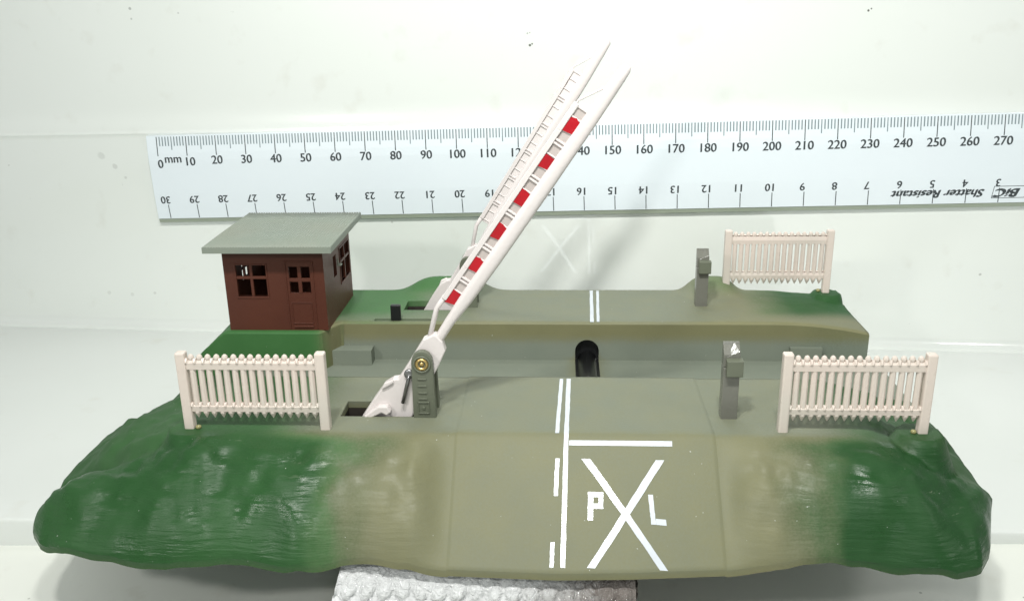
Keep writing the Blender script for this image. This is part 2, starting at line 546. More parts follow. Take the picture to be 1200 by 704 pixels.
SLOT_F = (-45.3, -30.3, -35.5, -28.8)
us = lerp_rows(-104.4, 78.8, 0.75, (U0, U0 + .35, U1, U1 - .35, -45.3, -30.3))
flat = lerp_rows(-42.5, -16.5, 0.75, (-35.5, -28.8))[::-1]


def rows_front(u):
    vf = rim(u)
    rs = [max(v, vf) for v in flat]
    e = min(-42.5, max(vf, -70))
    for i in range(1, 31):
        t = i / 30
        rs.append(-42.5 + (vf + 42.5) * t if vf < -42.5 else vf)
    return rs


def front_skirt_z(u, v, z):
    if v > -17: return -12.5 if z > -12.0 else z - 1.2
    return z - 1.3


def front_skirt_col(u, v, z, c): return (c[0] * .9, clamp(c[1] + .4), c[2], 0.0)


field('front_ramp', us, rows_front, zf, spray_front, [SLOT_F], M_SHELL, front_skirt_col, skirt_z=front_skirt_z)

# --- rear half
BL, BR = -97.5, 71.2


def vfront(u):
    return 17.0 - 7.0 * (1 - smooth(u, -61.5, -57.0))


def zb(u, v):
    tB = clamp((v - 43.3) / (62 - 43.3))
    tL = clamp((-84.6 - u) / (97.5 - 84.6))
    tR = clamp((u - 48) / (71.2 - 48))
    pL = 0.55 * tL ** 0.9 + 0.45 * tL ** 3
    z = -DROP * (1 - (1 - tB) * (1 - pL)) - 2.6 * tR ** 2
    z += 4.0 * math.exp(-((u + 33.5) / 10.5) ** 4) * math.exp(-((v - 43.5) / 5.5) ** 2)
    z += 4.0 * math.exp(-((u - 37.0) / 6.5) ** 4) * math.exp(-((v - 43.5) / 4.5) ** 2)
    t = clamp(tL * 3) + .5 * clamp(tR * 2) * smooth(v, 26, 34)
    z += t * (0.9 * fbm(u, v, 9, 2.2) + 0.3 * fbm(u, v, 4, 6.2))
    e = v - vfront(u)
    if e < 0.8: z -= 0.45 * (1 - e / 0.8) ** 2
    r = math.hypot(u - 67.4, v - 41.6)
    ped = -0.05 if r < 3.6 else -0.05 - (r - 3.6) * 2.2
    return max(z, ped)


def spray_back(u, v, z):
    nb = 3 * fbm(u, v, 12, 4.4)
    gl = smooth(u, -24 + nb, -50 + nb) * (0.35 + 0.65 * smooth(v, 18, 27))
    hut = smooth(u, -57.5, -60)
    gl = max(gl * 0.92, hut)
    m1 = math.exp(-((u + 38) / 12) ** 4) * smooth(v, 33, 40)
    gl = max(gl, m1 * .95)
    gr = smooth(u, 42 + nb, 58 + nb) * smooth(v, 19 + 5 * smooth(u, 55, 71), 27 + 6 * smooth(u, 55, 71))
    m2 = 0.35 * math.exp(-((u - 38) / 6) ** 4) * smooth(v, 36, 42)
    g = clamp(max(gl, gr, m2))
    o = 0.35 + 0.5 * (1 - smooth(v - vfront(u), 0.2, 2.5)) + 0.35 * smooth(u, 20, 45)
    wing = math.exp(-((u + 59) / 2.2) ** 2) * (1 - smooth(v, 16, 20))
    g *= 1 - wing
    return (g, clamp(o + wing), 0.9 - 0.55 * smooth(u, 35, 55), 0.0)


SLOT_B = (-43.5, -28.9, 26.6, 33.5)
SLIT = (-49.6, -35.2, 18.5, 19.9)
usb = lerp_rows(BL, BR, 0.75, (-43.5, -28.9, -49.6, -35.2, -61.5, -57.0))
flatb = lerp_rows(17.0, 43.3, 0.75, (26.6, 33.5, 17.25, 18.5, 19.9))


def rows_back(u):
    v0 = vfront(u)
    rs = [v0 + (v - 17.0) * (43.3 - v0) / 26.3 if v < 26.0 and v0 < 16.9 else v for v in flatb]
    for i in range(1, 16): rs.append(43.3 + (62 - 43.3) * i / 15)
    return rs


def back_skirt_z(u, v, z):
    return -17.0


def back_skirt_col(u, v, z, c):
    if v < 17.5 and u > -57.6: return (c[0] * .2, 0.0, 0.0, 0.0)
    return (c[0], c[1], c[2], 0.0)


# the trench wall is a part of its own, so the field starts just behind it
field('rear_ramp', usb, rows_back, zb, spray_back, [SLOT_B, SLIT], M_SHELL, back_skirt_col, skirt_z=lambda u, v, z: (z - .6 if (v < vfront(u) + .3 and u > -57.2) else -17.0))

# trench wall with an arched opening at its foot, and the track bed
AU, AR, AZ = 3.3, 2.9, -7.3      # arch centre, radius, spring height
bm = bmesh.new(); lay = bm.loops.layers.float_color.new('spray')
FZ = -9.8
zs = [-0.35, -1.5, -2.7, -4.0, -4.9, -5.7, -7.2, -8.6, FZ]


def wall_col(z, u):
    o = 1.0 - smooth(z, -3.0, -6.2)
    return (0.12 * smooth(u, 50, 62), clamp(o), 0.2, 0.0)


def wv(u, z):
    return bm.verts.new((u * K, 16.99 * K, (z + BZ) * K))


cols_u = lerp_rows(-59.0, BR, 2.0, (AU - AR - .6, AU + AR + .6))
prev = None
for u in cols_u:
    zt = zb(u, 17.0) + .05
    c = [wv(u, zt + (z - zs[0]) * (FZ - zt) / (FZ - zs[0])) for z in zs]
    if prev and not (AU - AR - .61 < u - .01 <= AU + AR + .6 and u > AU - AR - .55):
        for j in range(len(zs) - 1):
            bm.faces.new((prev[j], c[j], c[j + 1], prev[j + 1]))
    prev = c
# around the arch: fan strips from the arch curve to the rectangle
na = 20
for k in range(na):
    def ap(i):
        a = math.pi * (1 - i / na)
        return AU + AR * math.cos(a), AZ + AR * math.sin(a)
    def rp(i):
        w_ = AR + .6
        if i <= 6: return AU - w_, AZ + (-.42 - AZ) * i / 6
        if i >= 14: return AU + w_, AZ + (-.42 - AZ) * (20 - i) / 6
        return AU - w_ + 2 * w_ * (i - 6) / 8, -.42
    (x0, z0), (x1, z1), (X0, Z0), (X1, Z1) = ap(k), ap(k + 1), rp(k), rp(k + 1)
    for s in range(6):
        t0, t1 = s / 6, (s + 1) / 6
        q = [(x0 + (X0 - x0) * t0, z0 + (Z0 - z0) * t0), (x1 + (X1 - x1) * t0, z1 + (Z1 - z1) * t0), (x1 + (X1 - x1) * t1, z1 + (Z1 - z1) * t1), (x0 + (X0 - x0) * t1, z0 + (Z0 - z0) * t1)]
        bm.faces.new([wv(*p) for p in q])
for sx in (-1, 1):
    q = [(AU + sx * AR, AZ), (AU + sx * (AR + .6), AZ), (AU + sx * (AR + .6), FZ), (AU + sx * AR, FZ)]
    bm.faces.new([wv(*p) for p in q])
# bed: floor with a groove for the black liner, running out to both ends
bed_u = lerp_rows(-98, 73.5, 2.0, (AU - AR, AU + AR))
bv = [-17.2, -12, -7, -2, 3, 8, 12, 14.5, 16.99]
pc = None
for u in bed_u:
    z = FZ - 6.5 * smooth(u, -84, -98)
    c = [bm.verts.new((u * K, v * K, (z + BZ) * K)) for v in bv]
    if pc and not (AU - AR - .01 < (u + pu) / 2 < AU + AR + .01):
        for j in range(len(bv) - 1): bm.faces.new((pc[j], c[j], c[j + 1], pc[j + 1]))
    pc, pu = c, u
bmesh.ops.remove_doubles(bm, verts=bm.verts, dist=0.003 * K)
# two low check blocks against the wall
def bmbox(x0, x1, y0, y1, z0, z1):
    p = [bm.verts.new((x * K, y * K, (z + BZ) * K)) for z in (z0, z1) for y in (y0, y1) for x in (x0, x1)]
    for f in [(4, 5, 7, 6), (0, 1, 5, 4), (2, 6, 7, 3), (0, 4, 6, 2), (1, 3, 7, 5)]: bm.faces.new([p[i] for i in f])
bmbox(-59.5, -49.7, 13.2, 16.9, FZ + .02, -6.0)
bmbox(52.4, 60.0, 15.6, 16.9, FZ + .02, -5.9)
bmesh.ops.recalc_face_normals(bm, faces=bm.faces)
for f in bm.faces:
    for l in f.loops:
        x, y, z = l.vert.co / K
        z -= BZ
        if y > 16.0 and z > FZ + .05: l[lay] = wall_col(z, x)
        else: l[lay] = (0.85 * smooth(x, -70, -84), 0.45 * math.exp(-((abs(x - AU) - AR) / 1.6) ** 2) + 0.05, 0.3, 0)
me = bpy.data.meshes.new('track_bed'); bm.to_mesh(me); bm.free(); me.materials.append(M_SHELL)
o = bpy.data.objects.new('track_bed', me); COL.objects.link(o); o.parent = base

# black half-round liner running through the arch under the track
mb = MB()
ring = [(AU - AR, FZ - .02)] + [(AU + AR * math.cos(math.pi * (1 - i / 18)), AZ + AR * math.sin(math.pi * (1 - i / 18))) for i in range(19)] + [(AU + AR, FZ - .02)]
va, vb_ = 16.9, 18.6
vs = [(x, y, z + BZ) for y in (va, vb_) for x, z in ring]
nr = len(ring)
mb.add(vs, [(i, i + 1, nr + i + 1, nr + i) for i in range(nr - 1)] + [tuple(range(nr, 2 * nr))], 0, False)
mb.add([(AU - AR, -16, FZ - .25 + BZ), (AU + AR, -16, FZ - .25 + BZ), (AU + AR, 18.6, FZ - .25 + BZ), (AU - AR, 18.6, FZ - .25 + BZ)], [(0, 1, 2, 3)])
mb.tube([(AU, -15, FZ - .4 + BZ), (AU, 18.5, FZ - .4 + BZ)], 2.3, 24)
mb.build('linkage_duct', M_BLACK, base)

# added boxes under the openings, coloured dark as the shade inside the shell
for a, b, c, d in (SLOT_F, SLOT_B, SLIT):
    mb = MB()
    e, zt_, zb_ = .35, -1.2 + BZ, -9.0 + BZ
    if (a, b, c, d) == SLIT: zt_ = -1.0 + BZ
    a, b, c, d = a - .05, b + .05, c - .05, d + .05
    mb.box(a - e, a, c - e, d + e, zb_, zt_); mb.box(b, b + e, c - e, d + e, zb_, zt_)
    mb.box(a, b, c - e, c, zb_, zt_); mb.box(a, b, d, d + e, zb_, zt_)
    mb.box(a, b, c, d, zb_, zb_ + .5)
    mb.build('slot_shade_box', M_DARK, base, weld=True)

# black slide knob in the rear slit
mb = MB()
mb.box(-45.4, -42.9, 18.55, 19.85, -0.6 + BZ, 4.0 + BZ)
mb.build('slide_knob', M_BLACK, base, bevel=.35, seg=3)

# painted markings: one sheet on each ramp
def marking(name, rot):
    mb = MB()
    H = 0.07

    def strip(pts):       # outline split finely along its length so that it follows the road
        (a, b), (c, d) = pts
        n = 14
        v_, f_ = [], []
        for i in range(n + 1):
            t = i / n
            for p, q in ((a, c), (b, d)):
                u = p[0] + (q[0] - p[0]) * t + rnd.uniform(-.05, .05); v = p[1] + (q[1] - p[1]) * t
                if rot: uu, vv = 3 - u, -v; z = zb(uu, vv) + H + 0.02
                else: uu, vv = u, v; z = (zf(uu, vv, False)) + H
                v_.append((uu, vv, z + BZ))
        for i in range(n): f_.append((2 * i, 2 * i + 1, 2 * i + 3, 2 * i + 2))
        mb.add(v_, f_)
    K1 = -42.5
    sgn = lambda u: u
    strip((((-1.9, -17.6), (-1.0, -17.6)), ((-2.5, K1), (-1.65, K1))))
    strip((((-2.5, K1), (-1.65, K1)), ((-3.15, -61.2), (-2.35, -61.2))))
    strip((((-3.35, -17.7), (-2.6, -17.7)), ((-4.1, -42.3), (-3.4, -42.3))))
    strip((((-4.05, -46.2), (-3.3, -46.2)), ((-4.35, -51.6), (-3.6, -51.6))))
    strip((((-4.8, -57.9), (-4.1, -57.9)), ((-4.95, -61.2), (-4.25, -61.2))))
    strip((((-1.6, -43.5), (-1.6, -44.25)), ((16.9, -43.45), (16.9, -44.2))))
    strip((((0.6, -46.2), (2.15, -46.2)), ((13.5, -60.8), (14.8, -60.8))))
    H = 0.10
    strip((((13.75, -46.2), (15.3, -46.2)), ((1.3, -61.1), (2.65, -61.1))))
    if not rot:
        H = 0.07
        # P
        strip((((1.7, -50.9), (2.6, -50.9)), ((1.55, -54.8), (2.45, -54.8))))
        strip((((2.6, -50.9), (2.6, -51.6)), ((4.3, -50.9), (4.3, -51.6))))
        strip((((3.5, -51.6), (4.3, -51.6)), ((3.45, -53.2), (4.25, -53.2))))
        strip((((2.55, -52.5), (2.55, -53.2)), ((3.45, -52.5), (3.45, -53.2))))
        # L
        strip((((12.15, -51.0), (13.0, -51.0)), ((12.4, -55.0), (13.25, -55.0))))
        strip((((13.22, -54.2), (13.25, -55.0)), ((15.0, -54.25), (15.0, -55.05))))
    o = mb.build(name, M_MARK, base)
    return o


marking('road_marking', False)
marking('road_marking', True)

# ------------------------------------------------------------------ fences
def make_fence():
    root = empty('picket_fence', 0, 0, 0)
    L = 26.8
    for x in (0.0, L - 2.0):
        p = MB()
        p.box(x + .1, x + 1.9, -.9, .9, -0.3, 15.2)
        p.build('post', M_FENCE, root, bevel=.32, seg=2)
    m = MB()
    n = 15
    x0, x1 = 2.0, L - 2.0
    pitch = (x1 - x0) / n
    for i in range(n):
        c = x0 + pitch * (i + .5) + rnd.uniform(-.04, .04)
        r = 0.54
        # octagonal slat with a necked round knob on top and a point below
        pr = [(0.08, 2.05), (0.42, 2.7), (0.60, 3.1), (r, 13.3), (0.42, 13.5), (0.42, 13.6), (0.52, 13.85), (0.54, 14.15), (0.42, 14.5), (0.18, 14.7)]
        vs, fs = [], []
        k = 8
        for rr, h in pr:
            for j in range(k):
                a = 2 * math.pi * (j + .5) / k
                vs.append((c + rr * math.cos(a), rr * math.sin(a) * 0.95, h))
        for a in range(len(pr) - 1):
            for j in range(k):
                l = (j + 1) % k
                fs.append((a * k + j, a * k + l, (a + 1) * k + l, (a + 1) * k + j))
        fs.append(tuple((len(pr) - 1) * k + j for j in range(k)))
        m.add(vs, fs, 0, False)
    # rails with a bevelled ridge, and small webs that round the corners between slat and rail
    for zc, h in ((12.75, .90), (4.15, .72)):
        pts = [(x0 - .1, -0.52, zc - h), (x0 - .1, -0.62, zc + h * .45), (x0 - .1, -0.25, zc + h), (x0 - .1, 0.35, zc + h), (x0 - .1, 0.55, zc), (x0 - .1, 0.45, zc - h)]
        m.prism(pts, (x1 - x0 + .2, 0, 0))
        for i in range(n + 1):
            c = x0 + pitch * i
            d = .42
            s = 1
            # faceted stud in every gap
            q = [(c - d, -.50, zc + h * .2), (c + d, -.50, zc + h * .2), (c + d * .55, -.50, zc + h * 1.45), (c - d * .55, -.50, zc + h * 1.45)]
            b = [(c - d, .3, zc + h * .2), (c + d, .3, zc + h * .2), (c + d * .55, .3, zc + h * 1.25), (c - d * .55, .3, zc + h * 1.25)]
            ap = (c, -.95, zc + h * .62)
            m.add(q + b + [ap], [(0, 1, 8), (1, 2, 8), (2, 3, 8), (3, 0, 8), (1, 5, 6, 2), (2, 6, 7, 3), (3, 7, 4, 0)])
    m.build('picket_panel', M_FENCE, root)
    g = MB()
    g.lathe([(.05, -.4), (.4, -.3), (.55, 0), (.42, .3), (.05, .42)], (2.6, -.5, .25), 12)
    g.build('glue_bead', M_GLUE, root)
    return root


f1 = make_fence()
FG = 'white picket fences on the crossing base'


def place(o, u, v, z, rz=0.0):
    o.location = W(wor(u, v, z)); o.rotation_euler = (0, 0, -TH + rz)


place(f1, -73.6, -40.6, 0.0)
f1.scale = (1.04, 1, 1)
tag(f1, 'white plastic picket fence on the dark green bank in front of the brown hut', 'fence', FG)
f2 = copy_tree(f1)
place(f2, 62.9, -40.0, 0.0)
f2.scale = (-1, 1, 1)
tag(f2, 'white picket fence at the near right edge, its post beside the nearer grey clip post', 'fence', FG)
f3 = copy_tree(f1)
place(f3, 68.2, 41.8, 0.0, math.pi)
f3.scale = (1.06, 1, 1.12)
place(f3, 68.2, 41.8, 0.0, math.pi)
tag(f3, 'pale picket fence on the far side of the track, right of the far clip post', 'fence', FG)

# ------------------------------------------------------------------ barriers
def make_barrier(angle, cell):
    """local frame: origin under the pivot at crest level; x along the track, arm in the x-z plane, bracket in front"""
    root = empty('level_crossing_barrier', 0, 0, 0)
    PZ = 10.6
    ca, sa = math.cos(angle), math.sin(angle)

    def P(a, b, y): return (a * ca - b * sa, y, PZ + a * sa + b * ca)
    # bracket: two cheeks with rounded tops, bolt and moulded rungs
    for k, (ya, yb) in enumerate(((-3.0, -1.55), (1.5, 2.7))):
        mb = MB()
        hw = 2.0
        pts = [(-hw - .1, ya, -0.25), (hw + .25, ya, -0.25), (hw, ya, 11.2)]
        for i in range(1, 13):
            a = math.pi * i / 12
            pts.append((hw * math.cos(a), ya, 11.2 + 2.3 * math.sin(a)))
        mb.prism(pts, (0, yb - ya, 0))
        if k == 0:
            for z in (8.0, 6.6, 5.2, 4.0):
                mb.box(-.95, .75, ya - .22, ya + .1, z - .16, z + .16)
            for (x0, x1, z0, z1) in ((-1.15, 1.15, .9, 1.15), (-1.15, 1.15, 3.1, 3.35), (-1.15, -.9, .9, 3.35), (.9, 1.15, .9, 3.35), (-.3, .3, 1.8, 2.4)):
                mb.box(x0, x1, ya - .22, ya + .1, z0, z1)
            mb.lathe([(1.7, 0.0), (1.7, .3), (1.4, .36), (1.3, .12)], (0, ya, 11.0), 24, axis='v')
        br = mb.build('bracket', M_POST, root, bevel=.14)
        if k == 0:
            bo = MB()
            bo.lathe([(1.25, -.1), (1.25, .22), (1.0, .45), (.75, .42), (.68, .1), (.45, .1), (.4, .3), (.1, .36)], (0, ya, 11.0), 24, axis='v')
            bo.build('bolt', M_BRASS, br)
    # counterweight plate
    mb = MB()
    pl = [(3.8, 2.5), (5.5, 1.6), (6.0, 1.2), (5.6, -.75), (4.3, -2.2), (1.2, -2.75), (-4, -3.4), (-11.3, -4.3), (-13.0, -3.8), (-17.4, 3.2), (-17.0, 3.7), (-12.0, 3.8), (-8.2, 3.7), (-6.3, 2.9), (-5.6, 2.1), (-2.0, 2.2)]
    mb.prism([P(a, b, -1.25) for a, b in pl], (0, 2.3, 0))
    # raised hook flange on the tail, with a lug above it
    hk = [(-17.3, 3.3), (-15.2, 3.55), (-12.0, 2.4), (-11.0, 1.0), (-11.6, -.2), (-12.7, .1), (-12.8, 1.2), (-14.5, 2.1), (-17.6, 2.4)]
    mb.prism([P(a, b, -1.25) for a, b in hk], (0, -1.5, 0))
    lg = [(-9.2, 3.7), (-7.6, 3.9), (-6.2, 3.0), (-6.6, 2.4), (-8.0, 3.0)]
    mb.prism([P(a, b, -1.25) for a, b in lg], (0, -.5, 0))
    mb.build('counterweight', M_GATE, root, bevel=.28, seg=2)
    # beam: flat-sided bar with rounded faces, narrow neck at the bottom
    mb = MB()
    st = [(3.5, .6, -.75), (6.2, 1.0, -.85), (9.5, 1.15, -.75), (11.2, 1.2, -.85), (13.0, 1.35, -1.0), (15, 1.4, -1.15), (24, 1.4, -1.35), (40, 1.4, -1.35), (55, 1.35, -1.2), (62, 1.25, -1.0), (64.6, 1.05, -.85), (65.3, .7, -.5)]
    prof_ = [(-1, -.12), (-.93, -.50), (-.70, -.84), (-.30, -1.0), (.30, -1.03), (.75, -.92), (.96, -.6), (1, 0), (.96, .6), (.75, .92), (.30, 1.03), (-.30, 1.0), (-.70, .84), (-.93, .50), (-1, .12)]
    vs = []
    for a, bt, bb in st:
        c, h = (bt + bb) / 2, (bt - bb) / 2
        th = 1.0 if a < 60 else (0.85 if a < 65 else .6)
        for (pb, py) in prof_: vs.append(P(a, c + h * pb, py * th * 1.05))
    n = len(prof_)
    fs = [(i * n + k, i * n + (k + 1) % n, (i + 1) * n + (k + 1) % n, (i + 1) * n + k) for i in range(len(st) - 1) for k in range(n)]
    fs += [tuple(range(n))[::-1], tuple((len(st) - 1) * n + k for k in range(n))]
    mb.add(vs, fs, 0, True)
    mb.build('beam', M_GATE, root)
    # skirt: thin web with recessed cells, cross bars, rail and bent end wires
    mb = MB()
    mb.obox(P(12.0, 1.2, -.20), Vector(P(43.2, 0, 0)) - Vector(P(0, 0, 0)), Vector(P(0, 1.95, 0)) - Vector(P(0, 0, 0)), (0, .4, 0), 1)
    rail = [(12.6, 3.55), (20, 3.6), (35, 3.65), (50, 3.7), (55.4, 3.75)]
    for (a0, b0), (a1, b1) in zip(rail, rail[1:]):
        mb.obox(P(a0, b0 - .5, -.62), Vector(P(a1, b1, 0)) - Vector(P(a0, b0, 0)), Vector(P(0, .95, 0)) - Vector(P(0, 0, 0)), (0, 1.24, 0))
    da = Vector(P(1, 0, 0)) - Vector(P(0, 0, 0))
    db = Vector(P(0, 1, 0)) - Vector(P(0, 0, 0))
    for i in range(6):
        a = 14.0 + 7.57 * i
        mb.obox(P(a - 1.45, 1.2, -.42), da * .28, db * 1.95, (0, .84, 0))
        mb.obox(P(a + 1.15, 1.2, -.42), da * .30, db * 1.95, (0, .84, 0))
        if i < 5:
            mb.obox(P(a + 3.25, 1.2, -.55), da * .40, db * 1.95, (0, 1.1, 0))
            mb.obox(P(a + 3.95, 1.2, -.55), da * .40, db * 1.95, (0, 1.1, 0))
    mb.obox(P(54.9, 1.2, -.45), da * .35, db * 1.95, (0, .9, 0))
    mb.tube([P(55.2, 3.7, 0), P(55.9, 3.7, 0), P(60.2, 1.2, 0)], .22, 8)
    mb.tube([P(13.2, 3.55, 0), P(10.3, 3.65, 0), P(4.4, 1.55, 0)], [.52, .50, .48], 10)
    mb.build('skirt', [M_GATE, cell], root, bevel=.08, seg=1)
    for i in range(6):
        a = 14.0 + 7.57 * i + rnd.uniform(-.15, .15)
        rp = MB()
        # hand painted, so the edges wander
        k0, k1, k2, k3 = [rnd.uniform(-.22, .22) for _ in range(4)]
        q = [(a - 1.20 + k0 * 1.5, 1.30), (a - 1.62 + k1, 3.1), (a - 1.2, 3.35), (a + .2, 3.18), (a + 1.25 + k2, 3.2), (a + 1.35 + k3, 2.2), (a + 1.05, 1.28), (a + .1, 1.2 + k0)]
        rp.prism([P(x, y, -.46) for x, y in q], (0, .30, 0))
        rp.build('red_panel', M_RED, root)
    # steel link pin hanging beside the bracket
    pn = MB()
    pn.tube([(-2.75, -1.75, 8.2), (-2.85, -1.95, 7.6), (-4.2, -2.0, 2.6)], .36, 10)
    e = MB()
    pn.lathe([(.95, -.1), (.95, .5), (.6, .62), (.3, .62)], (-2.75, -1.2, 8.4), 16, axis='v')
    pn.build('link_pin', M_STEEL, root)
    return root


b1 = make_barrier(math.radians(55.2), M_CELL)
place(b1, -29.0, -33.0, 0.0)
tag(b1, 'nearer raised white barrier arm with six red painted panels facing the viewer', 'barrier', 'raised crossing barriers')
b2 = make_barrier(math.radians(57.6), M_GATE)
place(b2, -26.9, 31.0, 0.0)
b2.scale = (1, -1, 1)
tag(b2, 'farther raised barrier arm, plain white towards the viewer, partly behind the red panelled one', 'barrier', 'raised crossing barriers')

# ------------------------------------------------------------------ barrier rests
def make_rest():
    root = empty('barrier_rest', 0, 0, 0)
    mb = MB()
    mb.box(-1.5, 1.5, -1.3, 1.2, -.25, 10.3)
    mb.build('post', M_REST, root, bevel=.12)
    mb = MB()
    # tall back tongue with a sloped inner face
    mb.prism([(-1.5, -.9, 10.4), (-1.5, 1.2, 10.4), (-1.5, 1.2, 14.7), (-1.5, .75, 14.7), (-1.5, .6, 14.3), (-1.5, -.9, 12.75)], (3.0, 0, 0))
    A_, B_, C_ = (-.95, -.95, 12.35), (1.4, -.95, 13.38), (.5, .65, 14.72)
    lo = [(p[0], p[1], 10.45) for p in (A_, B_, C_)]
    mb.add([A_, B_, C_] + lo, [(0, 1, 2), (0, 3, 4, 1), (1, 4, 5, 2), (2, 5, 3, 0)])
    mb.build('tongue', M_REST, root, bevel=.05)
    mb = MB()
    # front lip that catches the arm
    mb.prism([(-1.1, -2.5, 9.0), (-1.1, -1.35, 8.6), (-1.1, -.3, 10.4), (-1.1, -.9, 12.2), (-1.1, -2.3, 12.0)], (3.0, 0, 0))
    mb.build('lip', M_POST, root, bevel=.12)
    return root


r1 = make_rest(); place(r1, 28.3, -34.2, 0.0)
tag(r1, 'grey clip post on the near side of the track, left of the near fence', 'clip post', 'clip posts that catch the barrier arms')
r2 = copy_tree(r1); place(r2, 32.7, 31.0, 0.0)
tag(r2, 'grey clip post on the far side of the track, left of the far fence', 'clip post', 'clip posts that catch the barrier arms')

# ------------------------------------------------------------------ hut
hut = empty('crossing_hut', -71.4, 25, 0)
tag(hut, 'brown plastic crossing keeper hut with grey corrugated roof on the rear left of the base', 'hut')
HX, HY, HH, TK = 12.1, 13.5, 20.2, 0.8     # half width, half depth, height, wall thickness


def panel(mb, length, height, holes, place_fn, t=TK):
    xs = sorted({0, length} | {h[0] for h in holes} | {h[1] for h in holes})
    zs = sorted({0, height} | {h[2] for h in holes} | {h[3] for h in holes})
    solid = lambda i, j: 0 <= i < len(xs) - 1 and 0 <= j < len(zs) - 1 and not any(a <= (xs[i] + xs[i + 1]) / 2 <= b and c <= (zs[j] + zs[j + 1]) / 2 <= d for a, b, c, d in holes)
    for i in range(len(xs) - 1):
        for j in range(len(zs) - 1):
            if not solid(i, j): continue
            x0, x1, z0, z1 = xs[i], xs[i + 1], zs[j], zs[j + 1]
            A = lambda x, z, d: place_fn(x, d, z)
            mb.add([A(x0, z0, 0), A(x1, z0, 0), A(x1, z1, 0), A(x0, z1, 0)], [(0, 1, 2, 3)])
            mb.add([A(x0, z0, t), A(x1, z0, t), A(x1, z1, t), A(x0, z1, t)], [(3, 2, 1, 0)])
            for (di, dj, p, q) in ((-1, 0, (x0, z0), (x0, z1)), (1, 0, (x1, z0), (x1, z1)), (0, -1, (x0, z0), (x1, z0)), (0, 1, (x0, z1), (x1, z1))):
                if not solid(i + di, j + dj):
                    mb.add([A(*p, 0), A(*q, 0), A(*q, t), A(*p, t)], [(0, 1, 2, 3)])


FW = (3.0, 10.2, 8.6, 16.4)        # front window
DW = (15.7, 20.8, 9.4, 16.0)       # door window
fronts = lambda x, d, z: (-HX + x, -HY + d, z)
rights = lambda x, d, z: (HX - d, -HY + TK + x, z)
lefts = lambda x, d, z: (-HX + d, -HY + TK + x, z)
backs = lambda x, d, z: (-HX + x, HY - d, z)
SD = 2 * HY - 2 * TK
RW = (15.0, 24.4, 7.2, 16.0); RW2 = (8.2, 11.2, 10.5, 15.8)
LW = (9.0, 15.0, 9.6, 15.0)
mb = MB()
panel(mb, 2 * HX, HH, [FW, DW], fronts)
panel(mb, 2 * HX, HH, [(5, 10, 8.6, 16.4)], backs)
panel(mb, SD, HH, [RW, RW2], rights)
panel(mb, SD, HH, [LW], lefts)
mb.build('wall', M_HUT, hut, weld=True)


def win(h, fn, split=.5, d0=-.18):
    x0, x1, z0, z1 = h
    mb = MB()
    e = .38

    def bar(a, b, c, d, p=d0, q=.55):
        pts = [fn(a, p, c), fn(b, p, c), fn(b, p, d), fn(a, p, d)]
        qts = [fn(a, q, c), fn(b, q, c), fn(b, q, d), fn(a, q, d)]
        mb.add(pts + qts, [(0, 1, 2, 3), (7, 6, 5, 4), (0, 4, 5, 1), (1, 5, 6, 2), (2, 6, 7, 3), (3, 7, 4, 0)])
    bar(x0 - e, x1 + e, z0 - e * 1.3, z0); bar(x0 - e, x1 + e, z1, z1 + e)
    bar(x0 - e, x0, z0, z1); bar(x1, x1 + e, z0, z1)
    xm, zm = (x0 + x1) / 2, z0 + (z1 - z0) * split
    w = .33
    bar(xm - w, xm + w, z0, zm - w, -.08, .5); bar(xm - w, xm + w, zm + w, z1, -.08, .5); bar(x0, x1, zm - w, zm + w, -.08, .5)
    mb.build('window', M_HUT, hut, bevel=.06, seg=1)


win(FW, fronts, .60); win(RW, rights, .6); win(LW, lefts, .5); win((5, 10, 8.6, 16.4), backs, .6)
# door leaf in the front wall, with its own small window and a moulded lower panel
mb = MB()
x0, x1 = 14.8, 21.7
def fbar(a, b, c, d, p=-.22, q=.1):
    pts = [fronts(a, p, c), fronts(b, p, c), fronts(b, p, d), fronts(a, p, d)]
    qts = [fronts(a, q, c), fronts(b, q, c), fronts(b, q, d), fronts(a, q, d)]
    mb.add(pts + qts, [(0, 1, 2, 3), (7, 6, 5, 4), (0, 4, 5, 1), (1, 5, 6, 2), (2, 6, 7, 3), (3, 7, 4, 0)])
fbar(x0, x0 + .3, .4, 17.4); fbar(x1 - .3, x1, .4, 17.4); fbar(x0 + .3, x1 - .3, 17.1, 17.4)
for a, b, c, d in ((15.7, 20.8, 6.9, 7.15), (15.7, 20.8, 1.6, 1.95), (15.7, 15.95, 1.95, 6.9), (20.55, 20.8, 1.95, 6.9)): fbar(a, b, c, d, -.16)
fbar(16.0, 20.7, .75, 1.15, -.35)
dr = mb.build('door', M_HUT, hut, bevel=.05, seg=1)
mb = MB()
xm, zm, w = 18.25, 12.7, .42
def dbar(a, b, c, d, p=-.1, q=.5):
    pts = [fronts(a, p, c), fronts(b, p, c), fronts(b, p, d), fronts(a, p, d)]
    qts = [fronts(a, q, c), fronts(b, q, c), fronts(b, q, d), fronts(a, q, d)]
    mb.add(pts + qts, [(0, 1, 2, 3), (7, 6, 5, 4), (0, 4, 5, 1), (1, 5, 6, 2), (2, 6, 7, 3), (3, 7, 4, 0)])
dbar(xm - w, xm + w, 9.4, zm - w); dbar(xm - w, xm + w, zm + w, 16.0); dbar(15.7, 20.8, zm - w, zm + w)
mb.build('window', M_HUT, dr, bevel=.05, seg=1)
# small bracket on the side wall
mb = MB()
mb.obox(rights(8.6, -.9, 13.4), (.9, 0, 0), (0, 1.6, 0), (0, 0, .35))
mb.obox(rights(8.6, -.9, 13.75), (.3, 0, 0), (0, .35, 0), (0, 0, 1.6))
mb.build('wall_bracket', M_ROOF, hut, bevel=.08)
